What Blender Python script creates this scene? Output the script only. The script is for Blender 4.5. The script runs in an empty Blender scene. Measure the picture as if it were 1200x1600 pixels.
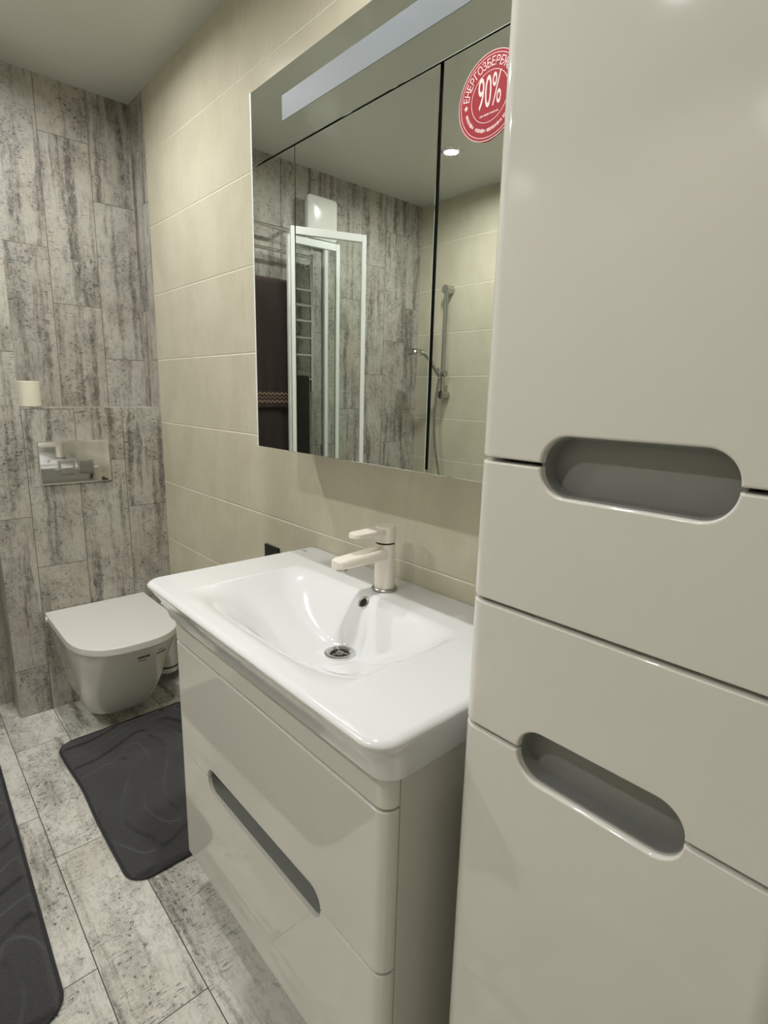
import bpy, bmesh, math, random
from mathutils import Vector, Matrix
random.seed(7)
S = bpy.context.scene
COL = S.collection
PI = math.pi

# ------------------------------------------------------------------ camera
cam_data = bpy.data.cameras.new('camera')
cam = bpy.data.objects.new('camera', cam_data)
COL.objects.link(cam)
right = Vector((0.66958938, 0.74234085, 0.02408563))
down = Vector((0.17012096, -0.12172091, -0.97787672))
fwd = Vector((-0.72298611, 0.65887334, -0.20779077))
M = Matrix(((right.x, -down.x, -fwd.x, 2.367), (right.y, -down.y, -fwd.y, -0.88), (right.z, -down.z, -fwd.z, 1.27), (0, 0, 0, 1)))
cam.matrix_world = M
cam_data.sensor_fit = 'HORIZONTAL'
cam_data.sensor_width = 36.0
cam_data.lens = 862.7166 / 1200 * 36.0
cam_data.clip_start = 0.01
S.camera = cam

# ------------------------------------------------------------------ world, exposure
w = bpy.data.worlds.new('world'); S.world = w; w.use_nodes = True
w.node_tree.nodes['Background'].inputs[0].default_value = (0.8, 0.85, 0.8, 1)
w.node_tree.nodes['Background'].inputs[1].default_value = 0.02
S.view_settings.view_transform = 'Standard'
S.view_settings.look = 'None'
S.view_settings.gamma = 1
S.view_settings.exposure = 0.0
S.view_settings.use_curve_mapping = False
LAMP_POWER = 910.0
LAMP_COLOR = (1.0, 0.99, 0.97)
LAMPS = [(0.47, -1.53), (0.43, -0.49), (1.60, -0.49), (1.60, -1.53)]
CEIL = 2.364
XW = -0.16      # wood wall plane
YO = -1.99      # opposite wall plane
XR = 2.75

# ------------------------------------------------------------------ node helpers
def srgb(r, g, b):
    f = lambda c: (c / 255) / 12.92 if c / 255 <= 0.04045 else ((c / 255 + 0.055) / 1.055) ** 2.4
    return (f(r), f(g), f(b), 1.0)

class NT:
    def __init__(s, name):
        s.m = bpy.data.materials.new(name); s.m.use_nodes = True
        s.t = s.m.node_tree; s.b = s.t.nodes['Principled BSDF']
    def n(s, typ, **kw):
        x = s.t.nodes.new(typ)
        for k, v in kw.items(): setattr(x, k, v)
        return x
    def put(s, sock, v):
        if isinstance(v, (int, float, tuple, list)): sock.default_value = v
        else: s.t.links.new(v, sock)
    def math(s, op, a, b=0.0, c=0.0, clamp=False):
        x = s.n('ShaderNodeMath', operation=op, use_clamp=clamp)
        s.put(x.inputs[0], a); s.put(x.inputs[1], b); s.put(x.inputs[2], c)
        return x.outputs[0]
    def mix(s, f, a, b, mode='MIX'):
        x = s.n('ShaderNodeMix', data_type='RGBA', blend_type=mode)
        s.put(x.inputs['Factor'], f); s.put(x.inputs['A'], a) if False else None
        s.put(x.inputs[6], a); s.put(x.inputs[7], b)
        return x.outputs[2]
    def xyz(s):
        g = s.n('ShaderNodeNewGeometry'); q = s.n('ShaderNodeSeparateXYZ'); s.t.links.new(g.outputs['Position'], q.inputs[0])
        r = s.n('ShaderNodeSeparateXYZ'); s.t.links.new(g.outputs['True Normal'], r.inputs[0])
        return q.outputs, r.outputs
    def vec(s, x, y, z):
        c = s.n('ShaderNodeCombineXYZ'); s.put(c.inputs[0], x); s.put(c.inputs[1], y); s.put(c.inputs[2], z); return c.outputs[0]
    def noise(s, v, scale=1.0, detail=4.0, rough=0.55, dist=0.0):
        x = s.n('ShaderNodeTexNoise'); s.put(x.inputs['Vector'], v)
        x.inputs['Scale'].default_value = scale; x.inputs['Detail'].default_value = detail
        x.inputs['Roughness'].default_value = rough; x.inputs['Distortion'].default_value = dist
        return x.outputs[0]
    def ramp(s, v, lo, hi, a=0.0, b=1.0):
        x = s.n('ShaderNodeMapRange', interpolation_type='SMOOTHSTEP'); s.put(x.inputs[0], v)
        for i, q in enumerate((lo, hi, a, b)): x.inputs[i + 1].default_value = q
        return x.outputs[0]
    def bump(s, h, strength, dist):
        x = s.n('ShaderNodeBump'); s.put(x.inputs['Height'], h)
        x.inputs['Strength'].default_value = strength; x.inputs['Distance'].default_value = dist
        s.t.links.new(x.outputs[0], s.b.inputs['Normal'])

def simple(name, col, rough=0.5, metal=0.0, coat=0.0, nscale=0.0, namt=0.0, spec=0.5, sheen=0.0):
    k = NT(name)
    k.b.inputs['Roughness'].default_value = rough; k.b.inputs['Metallic'].default_value = metal
    k.b.inputs['Coat Weight'].default_value = coat; k.b.inputs['Coat Roughness'].default_value = 0.03
    k.b.inputs['Specular IOR Level'].default_value = spec; k.b.inputs['Sheen Weight'].default_value = sheen
    if namt:
        (x, y, z), _ = k.xyz()
        f = k.noise(k.vec(x, y, z), nscale, 3)
        d = tuple(c * (1 - namt) for c in col[:3]) + (1,)
        k.put(k.b.inputs['Base Color'], k.mix(f, d, col))
    else: k.b.inputs['Base Color'].default_value = col
    return k.m

def plank(name, floor):
    k = NT(name)
    (x, y, z), nn = k.xyz()
    if floor:
        a, l = y, x; a0, pitch, l0, step = -0.499, 0.167, 0.429, -0.2
    else:
        side = k.math('GREATER_THAN', k.math('ABSOLUTE', nn[1]), 0.5)
        # across = y on walls facing x, = x on returns facing y
        a = k.math('ADD', k.math('MULTIPLY', y, k.math('SUBTRACT', 1, side)), k.math('MULTIPLY', k.math('ADD', x, -0.09), side))
        l = z; a0, pitch, l0, step = -0.155, 0.172, 1.387, -0.198
    L = 0.595
    ka = k.math('DIVIDE', k.math('SUBTRACT', a, a0), pitch)
    row = k.math('FLOOR', ka); fa = k.math('SUBTRACT', ka, row)
    kl = k.math('DIVIDE', k.math('SUBTRACT', k.math('SUBTRACT', l, l0), k.math('MULTIPLY', row, -step if floor else step)), L)
    cell = k.math('FLOOR', kl); fl = k.math('SUBTRACT', kl, cell)
    da = k.math('MULTIPLY', k.math('MINIMUM', fa, k.math('SUBTRACT', 1, fa)), pitch)
    dl = k.math('MULTIPLY', k.math('MINIMUM', fl, k.math('SUBTRACT', 1, fl)), L)
    d = k.math('MINIMUM', da, dl)
    g = k.ramp(d, 0.0006, 0.0016, 1.0, 0.0)
    wn = k.n('ShaderNodeTexWhiteNoise', noise_dimensions='2D'); k.put(wn.inputs['Vector'], k.vec(row, cell, 0))
    seed = wn.outputs[0]; sz = k.math('MULTIPLY', seed, 57.0)
    aw = k.math('ADD', a, k.math('MULTIPLY', k.math('SUBTRACT', k.noise(k.vec(a, k.math('MULTIPLY', l, 3.0), sz), 3.0, 2), 0.5), 0.018))
    streak = k.noise(k.vec(k.math('MULTIPLY', aw, 24.0), k.math('MULTIPLY', l, 1.5), sz), 1.0, 5, 0.6)
    grain = k.noise(k.vec(k.math('MULTIPLY', aw, 150.0), k.math('MULTIPLY', l, 26.0), sz), 1.0, 4, 0.7)
    cloud = k.noise(k.vec(k.math('MULTIPLY', a, 9.0), k.math('MULTIPLY', l, 6.0), sz), 1.0, 5, 0.65)
    spk = k.noise(k.vec(k.math('MULTIPLY', a, 95.0), k.math('MULTIPLY', l, 80.0), sz), 1.0, 3, 0.7)
    tick = k.noise(k.vec(k.math('MULTIPLY', a, 45.0), k.math('MULTIPLY', l, 260.0), sz), 1.0, 2, 0.6)
    hue = k.noise(k.vec(k.math('MULTIPLY', a, 5.0), k.math('MULTIPLY', l, 4.0), k.math('ADD', sz, 9)), 1.0, 3)
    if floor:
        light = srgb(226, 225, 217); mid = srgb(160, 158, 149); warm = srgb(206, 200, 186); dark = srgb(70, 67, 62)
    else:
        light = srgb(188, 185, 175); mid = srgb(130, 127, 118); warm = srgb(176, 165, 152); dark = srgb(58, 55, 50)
    mott = k.noise(k.vec(k.math('MULTIPLY', a, 60.0), k.math('MULTIPLY', l, 30.0), k.math('ADD', sz, 5)), 1.0, 5, 0.75)
    fine = k.noise(k.vec(k.math('MULTIPLY', a, 260.0), k.math('MULTIPLY', l, 110.0), sz), 1.0, 3, 0.7)
    c = k.mix(k.ramp(hue, 0.42, 0.68, 0.0, 0.6), light, warm)
    c = k.mix(k.ramp(mott, 0.45, 0.70, 0.0, 0.5), c, mid)
    c = k.mix(k.ramp(cloud, 0.46, 0.72, 0.0, 0.6), c, mid)
    st = k.ramp(streak, 0.53, 0.70, 0.0, 1.0) if floor else k.ramp(streak, 0.49, 0.67, 0.0, 1.0)
    stg = k.math('MULTIPLY', st, k.ramp(mott, 0.32, 0.60, 0.25, 1.0))
    c = k.mix(k.math('MULTIPLY', stg, 0.9), c, k.mix(0.62, mid, dark))
    c = k.mix(k.ramp(grain, 0.50, 0.75, 0.0, 0.5), c, mid)
    m0 = k.math('MULTIPLY', k.ramp(fine, 0.50, 0.62), k.math('ADD', k.math('MULTIPLY', st, 0.6), k.ramp(cloud, 0.45, 0.62, 0.05, 0.5)))
    c = k.mix(k.math('MULTIPLY', m0, 0.65, 0.0, True), c, dark)
    m1 = k.math('MULTIPLY', k.ramp(spk, 0.57, 0.66), k.ramp(cloud, 0.42, 0.60, 0.0, 1.0))
    c = k.mix(k.math('MULTIPLY', m1, 0.85), c, dark)
    m2 = k.math('MULTIPLY', k.ramp(tick, 0.57, 0.68), k.ramp(k.noise(k.vec(k.math('MULTIPLY', a, 11.0), k.math('MULTIPLY', l, 9.0), k.math('ADD', sz, 3)), 1.0, 2), 0.48, 0.60))
    c = k.mix(k.math('MULTIPLY', m2, 0.75), c, dark)
    c = k.mix(k.math('MULTIPLY', k.math('ABSOLUTE', k.math('SUBTRACT', seed, 0.5)), 0.2), c, mid)
    c = k.mix(g, c, srgb(78, 74, 68) if floor else srgb(98, 93, 86))
    k.put(k.b.inputs['Base Color'], c)
    k.b.inputs['Roughness'].default_value = 0.42 if floor else 0.5
    h = k.math('SUBTRACT', k.math('MULTIPLY', grain, 0.15), g)
    k.bump(h, 0.5, 0.0012)
    return k.m

def beige():
    k = NT('beige_tile')
    (x, y, z), nn = k.xyz()
    side = k.math('GREATER_THAN', k.math('ABSOLUTE', nn[0]), 0.5)
    a = k.math('ADD', k.math('MULTIPLY', x, k.math('SUBTRACT', 1, side)), k.math('MULTIPLY', y, side))
    kz = k.math('DIVIDE', k.math('SUBTRACT', z, 0.1365), 0.25); fz = k.math('FRACT', kz)
    ka = k.math('DIVIDE', k.math('SUBTRACT', a, 1.484), 0.75); fa = k.math('FRACT', k.math('ADD', ka, 10))
    dz = k.math('MULTIPLY', k.math('MINIMUM', fz, k.math('SUBTRACT', 1, fz)), 0.25)
    da = k.math('MULTIPLY', k.math('MINIMUM', fa, k.math('SUBTRACT', 1, fa)), 0.75)
    gz = k.ramp(k.math('MINIMUM', dz, k.math('MULTIPLY', da, 3.0)), 0.0007, 0.0032, 1.0, 0.0)
    lin = k.noise(k.vec(k.math('MULTIPLY', a, 170), k.math('MULTIPLY', z, 9), 0), 1.0, 3, 0.6)
    lin2 = k.noise(k.vec(k.math('MULTIPLY', a, 40), k.math('MULTIPLY', z, 150), 5), 1.0, 3, 0.6)
    cl = k.noise(k.vec(k.math('MULTIPLY', a, 7), k.math('MULTIPLY', z, 5), 2), 1.0, 4, 0.6)
    c = k.mix(k.ramp(cl, 0.35, 0.7), srgb(205, 200, 180), srgb(194, 189, 168))
    c = k.mix(k.ramp(lin, 0.35, 0.75, 0.0, 0.35), c, srgb(192, 185, 162))
    c = k.mix(k.ramp(lin2, 0.45, 0.75, 0.0, 0.25), c, srgb(192, 185, 162))
    c = k.mix(k.math('MULTIPLY', gz, 0.9), c, srgb(240, 236, 216))
    k.put(k.b.inputs['Base Color'], c)
    k.b.inputs['Roughness'].default_value = 0.2
    k.bump(k.math('SUBTRACT', k.math('MULTIPLY', lin, 0.03), gz), 0.8, 0.002)
    return k.m

def rugmat():
    k = NT('charcoal_pile')
    (x, y, z), _ = k.xyz()
    f = k.noise(k.vec(x, y, z), 260, 4, 0.75); f2 = k.noise(k.vec(x, y, z), 9, 3, 0.6)
    c = k.mix(f, srgb(20, 20, 22), srgb(78, 78, 80))
    c = k.mix(k.ramp(f2, 0.4, 0.7, 0, 0.45), c, srgb(42, 42, 44))
    k.put(k.b.inputs['Base Color'], c); k.b.inputs['Roughness'].default_value = 0.95
    k.b.inputs['Sheen Weight'].default_value = 0.35; k.b.inputs['Sheen Roughness'].default_value = 0.5
    k.b.inputs['Specular IOR Level'].default_value = 0.1
    k.bump(f, 0.9, 0.004)
    return k.m

def towelmat():
    k = NT('brown_terry')
    (x, y, z), _ = k.xyz()
    f = k.noise(k.vec(x, y, z), 500, 2, 0.7)
    c = k.mix(f, srgb(26, 16, 11), srgb(52, 33, 23))
    # woven pale zigzag bands near the hem
    zz = k.math('ADD', z, k.math('MULTIPLY', k.math('SINE', k.math('MULTIPLY', y, 260.0)), 0.004))
    b1 = k.ramp(k.math('ABSOLUTE', k.math('SUBTRACT', zz, 1.262)), 0.003, 0.006, 1, 0)
    b2 = k.ramp(k.math('ABSOLUTE', k.math('SUBTRACT', zz, 1.225)), 0.003, 0.006, 1, 0)
    b3 = k.ramp(k.math('ABSOLUTE', k.math('SUBTRACT', zz, 1.244)), 0.001, 0.004, 1, 0)
    b = k.math('MAXIMUM', k.math('MAXIMUM', b1, b2), b3)
    c = k.mix(k.math('MULTIPLY', b, 0.6), c, srgb(176, 140, 118))
    k.put(k.b.inputs['Base Color'], c); k.b.inputs['Roughness'].default_value = 0.95
    k.b.inputs['Sheen Weight'].default_value = 0.2
    k.bump(f, 0.7, 0.003)
    return k.m

def emit(name, col, s):
    k = NT(name)
    e = k.n('ShaderNodeEmission'); e.inputs[0].default_value = (*col, 1); e.inputs[1].default_value = s
    o = [n for n in k.t.nodes if n.type == 'OUTPUT_MATERIAL'][0]
    k.t.links.new(e.outputs[0], o.inputs[0]); return k.m

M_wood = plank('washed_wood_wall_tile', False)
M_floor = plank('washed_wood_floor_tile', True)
M_beige = beige()
M_ceil = simple('white_ceiling', srgb(205, 207, 200), 0.15, spec=0.4)
M_lacq = simple('cream_gloss_lacquer', srgb(223, 221, 214), 0.045, coat=0.0, spec=0.75, nscale=3, namt=0.02)
M_carc = simple('cream_side_board', srgb(216, 214, 205), 0.3, coat=0.0, nscale=4, namt=0.02)
M_gap = simple('dark_gap', srgb(14, 14, 13), 0.8, nscale=30, namt=0.1)
M_grey = simple('grey_recess_plastic', srgb(136, 137, 134), 0.45, nscale=40, namt=0.05)
M_cer = simple('white_ceramic', srgb(230, 231, 232), 0.12, coat=0.6, nscale=2, namt=0.01)
M_wc = simple('toilet_ceramic', srgb(214, 213, 207), 0.12, coat=0.6, nscale=2, namt=0.01)
M_lid = simple('toilet_lid_plastic', srgb(226, 225, 219), 0.25, nscale=2, namt=0.01)
M_chrome = simple('chrome', (0.78, 0.78, 0.77, 1), 0.03, 1.0, nscale=5, namt=0.02)
M_dchrome = simple('satin_chrome', (0.50, 0.50, 0.48, 1), 0.14, 1.0, nscale=5, namt=0.05)
M_steel = simple('brushed_steel', (0.42, 0.41, 0.38, 1), 0.25, 1.0, nscale=60, namt=0.1)
M_mirror = simple('mirror_glass', (0.80, 0.84, 0.80, 1), 0.0, 1.0, nscale=1, namt=0.005)
M_strip = simple('frosted_light_strip', srgb(122, 128, 132), 0.5, 0.0, spec=0.3, nscale=8, namt=0.06)
M_white = simple('white_plastic', srgb(232, 232, 226), 0.12, nscale=3, namt=0.02)
M_frame = simple('white_enamel_frame', srgb(236, 238, 236), 0.3, nscale=3, namt=0.02)
M_beigetap = simple('ivory_enamel', srgb(243, 236, 224), 0.28, nscale=30, namt=0.02)
M_black = simple('black_plastic', srgb(22, 20, 18), 0.3, nscale=20, namt=0.1)
M_red = simple('red_sticker_film', srgb(158, 8, 30), 0.5, nscale=20, namt=0.06)
M_pink = simple('pale_print', srgb(250, 224, 224), 0.4, nscale=20, namt=0.02)
M_print = simple('black_print', srgb(60, 60, 58), 0.5, nscale=20, namt=0.1)
M_rug = rugmat()
M_hem = simple('charcoal_binding', srgb(52, 52, 54), 0.8, nscale=300, namt=0.3)
M_towel = towelmat()
M_robe = simple('dark_brown_cloth', srgb(44, 34, 30), 0.95, nscale=300, namt=0.4, sheen=0.2)
M_paper = simple('tissue_paper', srgb(236, 232, 214), 0.95, nscale=200, namt=0.05)
M_card = simple('cardboard', srgb(170, 140, 105), 0.9, nscale=50, namt=0.1)
M_lamp = emit('lamp_glow', LAMP_COLOR, LAMP_POWER)
M_tray = simple('white_acrylic', srgb(230, 231, 228), 0.2, nscale=3, namt=0.02)
kg = NT('clear_glass')
kg.b.inputs['Base Color'].default_value = (0.86, 0.93, 0.90, 1); kg.b.inputs['Transmission Weight'].default_value = 1.0
kg.b.inputs['Roughness'].default_value = 0.0; kg.b.inputs['IOR'].default_value = 1.1
gx = kg.xyz()[0]; kg.put(kg.b.inputs['Base Color'], kg.mix(kg.noise(kg.vec(*gx), 2.0, 1), (0.93, 0.97, 0.955, 1), (0.95, 0.98, 0.965, 1)))
M_glass = kg.m

# ------------------------------------------------------------------ mesh helpers
def obj(name, bm, mat, parent=None, label=None, smooth=35):
    me = bpy.data.meshes.new(name)
    bmesh.ops.recalc_face_normals(bm, faces=bm.faces)
    bm.to_mesh(me); bm.free()
    if smooth:
        for p in me.polygons: p.use_smooth = True
        me.set_sharp_from_angle(angle=math.radians(smooth))
    me.materials.append(mat)
    o = bpy.data.objects.new(name, me); COL.objects.link(o)
    if parent:
        o.parent = parent
        o.matrix_parent_inverse = Matrix.Identity(4)
        if parent.type == 'EMPTY' or parent.location.length:
            base = parent
            off = Vector(base.location)
            me.transform(Matrix.Translation(-off)) if not parent.parent else None
    if label: o['label'] = label
    return o

def thing(name, label, cat, loc=(0, 0, 0), group=None):
    o = bpy.data.objects.new(name, None); COL.objects.link(o)
    o.location = loc; o.empty_display_size = 0.05
    o['label'] = label; o['category'] = cat
    if group: o['group'] = group
    return o

def child(name, bm, mat, root, label=None, smooth=35, parent=None):
    """mesh given in world coordinates, stored relative to the thing's base; parent = part for sub-parts"""
    for v in bm.verts: v.co -= Vector(root.location)
    me = bpy.data.meshes.new(name)
    bmesh.ops.recalc_face_normals(bm, faces=bm.faces)
    bm.to_mesh(me); bm.free()
    if smooth:
        for p in me.polygons: p.use_smooth = True
        me.set_sharp_from_angle(angle=math.radians(smooth))
    me.materials.append(mat)
    o = bpy.data.objects.new(name, me); COL.objects.link(o)
    o.parent = parent or root
    if smooth and len(me.vertices) < 6000:
        wnm = o.modifiers.new('wn', 'WEIGHTED_NORMAL'); wnm.keep_sharp = True; wnm.weight = 100
    if label: o['label'] = label
    return o

def tag(o, label, cat, group=None):
    o['label'] = label; o['category'] = cat
    if group: o['group'] = group
    return o

def struct(name, bm, mat, smooth=0):
    o = obj(name, bm, mat, None, None, smooth); o['kind'] = 'structure'; return o

def box(bm, x0, x1, y0, y1, z0, z1, bev=0.0, seg=2):
    t = bmesh.new()
    r = bmesh.ops.create_cube(t, size=1.0)
    for v in t.verts:
        v.co = Vector(((x0 + x1) / 2 + v.co.x * (x1 - x0), (y0 + y1) / 2 + v.co.y * (y1 - y0), (z0 + z1) / 2 + v.co.z * (z1 - z0)))
    if bev: bmesh.ops.bevel(t, geom=t.edges[:], offset=bev, segments=seg, profile=0.5, affect='EDGES')
    join(bm, t); return bm

def join(bm, t):
    me = bpy.data.meshes.new('tmp'); t.to_mesh(me); t.free(); bm.from_mesh(me); bpy.data.meshes.remove(me)

def B(*a, **k): return box(bmesh.new(), *a, **k)

def loft(bm, rings, cap0=True, cap1=True, closed=True):
    R = [[bm.verts.new(p) for p in r] for r in rings]
    n = len(R[0])
    for i in range(len(R) - 1):
        for j in range(n if closed else n - 1):
            bm.faces.new((R[i][j], R[i][(j + 1) % n], R[i + 1][(j + 1) % n], R[i + 1][j]))
    if cap0: bm.faces.new(R[0])
    if cap1: bm.faces.new(list(reversed(R[-1])))
    return bm

def lathe(bm, prof, c=(0, 0, 0), n=40, axis='z', cap0=True, cap1=True):
    rings = []
    for r, h in prof:
        ring = []
        for i in range(n):
            a = 2 * PI * i / n; p, q = r * math.cos(a), r * math.sin(a)
            v = {'z': (p, q, h), 'y': (p, h, q), 'x': (h, p, q)}[axis]
            ring.append((c[0] + v[0], c[1] + v[1], c[2] + v[2]))
        rings.append(ring)
    return loft(bm, rings, cap0, cap1)

def tube(bm, pts, r, n=14, caps=True):
    pts = [Vector(p) for p in pts]; rings = []
    prev = None
    for i, p in enumerate(pts):
        d = (pts[min(i + 1, len(pts) - 1)] - pts[max(i - 1, 0)]).normalized()
        if prev is None:
            up = Vector((0, 0, 1)) if abs(d.z) < 0.9 else Vector((1, 0, 0))
            u = d.cross(up).normalized()
        else: u = (prev - d * prev.dot(d)).normalized()
        prev = u; v = d.cross(u)
        rr = r[i] if isinstance(r, (list, tuple)) else r
        rings.append([tuple(p + u * rr * math.cos(2 * PI * j / n) + v * rr * math.sin(2 * PI * j / n)) for j in range(n)])
    return loft(bm, rings, caps, caps)

def rrect(x0, x1, y0, y1, r, n=8, z=0.0):
    out = []
    for cx, cy, a0 in ((x1 - r, y1 - r, 0), (x0 + r, y1 - r, PI / 2), (x0 + r, y0 + r, PI), (x1 - r, y0 + r, 1.5 * PI)):
        for i in range(n + 1):
            a = a0 + PI / 2 * i / n
            out.append((cx + r * math.cos(a), cy + r * math.sin(a), z))
    return out

def offset2(pts, b):
    """inward offset of a CCW closed 2D polygon"""
    n = len(pts); out = []
    for i in range(n):
        p0 = Vector(pts[i - 1]); p1 = Vector(pts[i]); p2 = Vector(pts[(i + 1) % n])
        d1 = (p1 - p0).normalized(); d2 = (p2 - p1).normalized()
        n1 = Vector((-d1.y, d1.x)); n2 = Vector((-d2.y, d2.x))
        m = (n1 + n2)
        if m.length < 1e-6: m = n1
        m.normalize(); c = max(0.35, m.dot(n1))
        out.append(tuple(p1 + m * (b / c)))
    return out

def front_panel(x0, x1, z0, z1, yb, yf, R, slots=(), b=0.003, left=True, rightr=True):
    """Lacquered front seen from -y, outline in xz. slots = [(xa, xb, r, 'top'|'bottom')]:
    half-stadium bites. R = radius of the rounded vertical edges."""
    pts = [(x0, z0)]
    for xa, xb, r, where in slots:
        if where == 'bottom':
            N = 14
            for i in range(N + 1):
                a = PI - PI / 2 * i / N; pts.append((xa + r + r * math.cos(a), z0 + r * math.sin(a)))
            for i in range(N + 1):
                a = PI / 2 - PI / 2 * i / N; pts.append((xb - r + r * math.cos(a), z0 + r * math.sin(a)))
    pts += [(x1, z0), (x1, z1)]
    for xa, xb, r, where in slots:
        if where == 'top':
            N = 14
            for i in range(N + 1):
                a = -PI / 2 * i / N; pts.append((xb - r + r * math.cos(a), z1 + r * math.sin(a)))
            for i in range(N + 1):
                a = -PI / 2 - PI / 2 * i / N; pts.append((xa + r + r * math.cos(a), z1 + r * math.sin(a)))
    pts.append((x0, z1))
    bm = bmesh.new()
    q1 = offset2(pts, b * 0.35); q2 = offset2(pts, b)
    rings = [[(p[0], yb, p[1]) for p in pts], [(p[0], yf + b, p[1]) for p in pts],
             [(p[0], yf + b * 0.35, p[1]) for p in q1], [(p[0], yf, p[1]) for p in q2]]
    loft(bm, rings)
    xs = []
    K = 10
    for i in range(1, K + 1):
        t = R * (1 - math.cos(PI / 2 * i / K))
        if left: xs.append(x0 + t)
        if rightr: xs.append(x1 - t)
    for xx in xs:
        bmesh.ops.bisect_plane(bm, geom=bm.verts[:] + bm.edges[:] + bm.faces[:], plane_co=(xx, 0, 0), plane_no=(1, 0, 0), dist=1e-6)
    for v in bm.verts:
        if v.co.y < yb - 1e-5:
            d = 1e9
            if left: d = min(d, v.co.x - x0)
            if rightr: d = min(d, x1 - v.co.x)
            if d < R:
                d = max(d, 0.0)
                v.co.y += R - math.sqrt(max(0, R * R - (R - d) ** 2))
    return bm

def open_box(x0, x1, y0, y1, z0, z1, th=0.016, topopen=False):
    """cabinet body open towards -y (front edge at y0)"""
    bm = bmesh.new()
    if topopen:
        u = [(x0, z0), (x1, z0), (x1, z1), (x1 - th, z1), (x1 - th, z0 + th), (x0 + th, z0 + th), (x0 + th, z1), (x0, z1)]
        return loft(bm, [[(p[0], y0, p[1]) for p in u], [(p[0], y1, p[1]) for p in u]])
    o = [(x0, z0), (x1, z0), (x1, z1), (x0, z1)]; q = [(x0 + th, z0 + th), (x1 - th, z0 + th), (x1 - th, z1 - th), (x0 + th, z1 - th)]
    loft(bm, [[(p[0], y1 - 0.004, p[1]) for p in q], [(p[0], y0, p[1]) for p in q], [(p[0], y0, p[1]) for p in o], [(p[0], y1, p[1]) for p in o]])
    return bm

def recess(xa, xb, zc, r, y0, y1):
    """grey stadium cup behind a finger slot"""
    N = 14; pts = []
    for i in range(2 * N + 1):
        a = PI / 2 + PI * i / (2 * N); pts.append((xa + r + r * math.cos(a), zc + r * math.sin(a)))
    for i in range(2 * N + 1):
        a = -PI / 2 + PI * i / (2 * N); pts.append((xb - r + r * math.cos(a), zc + r * math.sin(a)))
    bm = bmesh.new()
    o = [(p[0], p[1]) for p in pts]
    cx, cz = (xa + xb) / 2, zc
    out = offset2(o, -0.004)
    inn = offset2(o, 0.002)
    rings = [[(p[0], y1 + 0.002, p[1]) for p in out], [(p[0], y0, p[1]) for p in out], [(p[0], y0, p[1]) for p in o],
             [(p[0], y1 - 0.002, p[1]) for p in o]]
    loft(bm, rings)
    return bm

def gridpatch(x0, x1, y0, y1, r, nx, ny, zf):
    """grid squeezed into a rounded rectangle; returns bm, boundary vert list in order"""
    bm = bmesh.new(); V = []
    for j in range(ny + 1):
        row = []
        for i in range(nx + 1):
            x = x0 + (x1 - x0) * i / nx; y = y0 + (y1 - y0) * j / ny
            cx = min(max(x, x0 + r), x1 - r); cy = min(max(y, y0 + r), y1 - r)
            dx, dy = x - cx, y - cy
            if dx and dy:
                m = max(abs(dx), abs(dy)); l = math.hypot(dx, dy); dx, dy = dx * m / l, dy * m / l
            x, y = cx + dx, cy + dy
            row.append(bm.verts.new((x, y, zf(x, y))))
        V.append(row)
    for j in range(ny):
        for i in range(nx): bm.faces.new((V[j][i], V[j][i + 1], V[j + 1][i + 1], V[j + 1][i]))
    bd = V[0][:] + [V[j][nx] for j in range(1, ny + 1)] + V[ny][nx - 1::-1] + [V[j][0] for j in range(ny - 1, 0, -1)]
    return bm, bd

def skirt(bm, bd, rings, cx, cy, cap=True):
    """rings: list of (inset, z) going down from the boundary; inset pulls towards a rounded copy"""
    n = len(bd); base = [Vector((v.co.x, v.co.y)) for v in bd]
    nor = []
    for i in range(n):
        d = (base[(i + 1) % n] - base[i - 1]).normalized(); nor.append(Vector((-d.y, d.x)))
    prev = bd
    for ins, z in rings:
        ii = ins if callable(ins) else (lambda p, q=ins: q)
        cur = [bm.verts.new((base[i].x + nor[i].x * ii(base[i]), base[i].y + nor[i].y * ii(base[i]), z)) for i in range(n)]
        for i in range(n): bm.faces.new((prev[i], prev[(i + 1) % n], cur[(i + 1) % n], cur[i]))
        prev = cur
    if cap: bm.faces.new(prev)
    return bm

# font text -> bmesh
def text_bm(s, size, thick, align='CENTER'):
    cu = bpy.data.curves.new('txt', 'FONT'); cu.body = s; cu.size = size; cu.extrude = thick; cu.align_x = align; cu.align_y = 'CENTER'
    cu.resolution_u = 3
    o = bpy.data.objects.new('txt', cu); COL.objects.link(o)
    bpy.context.view_layer.update()
    dg = bpy.context.evaluated_depsgraph_get()
    me = bpy.data.meshes.new_from_object(o.evaluated_get(dg))
    bm = bmesh.new(); bm.from_mesh(me)
    bpy.data.objects.remove(o); bpy.data.curves.remove(cu); bpy.data.meshes.remove(me)
    return bm

# ================================================================== ROOM
T = 0.1
bm = B(XW - T, XR + T, YO - T, T, -T, 0); struct('floor', bm, M_floor)
bm = B(XW - T, XR + T, YO - T, T, CEIL, CEIL + T); struct('ceiling', bm, M_ceil)
# vanity wall (beige tiles) starts at the corner with the boxed-in cistern wall
bm = B(0, XR + T, 0, T, 0, CEIL); struct('wall_back', bm, M_beige)
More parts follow.
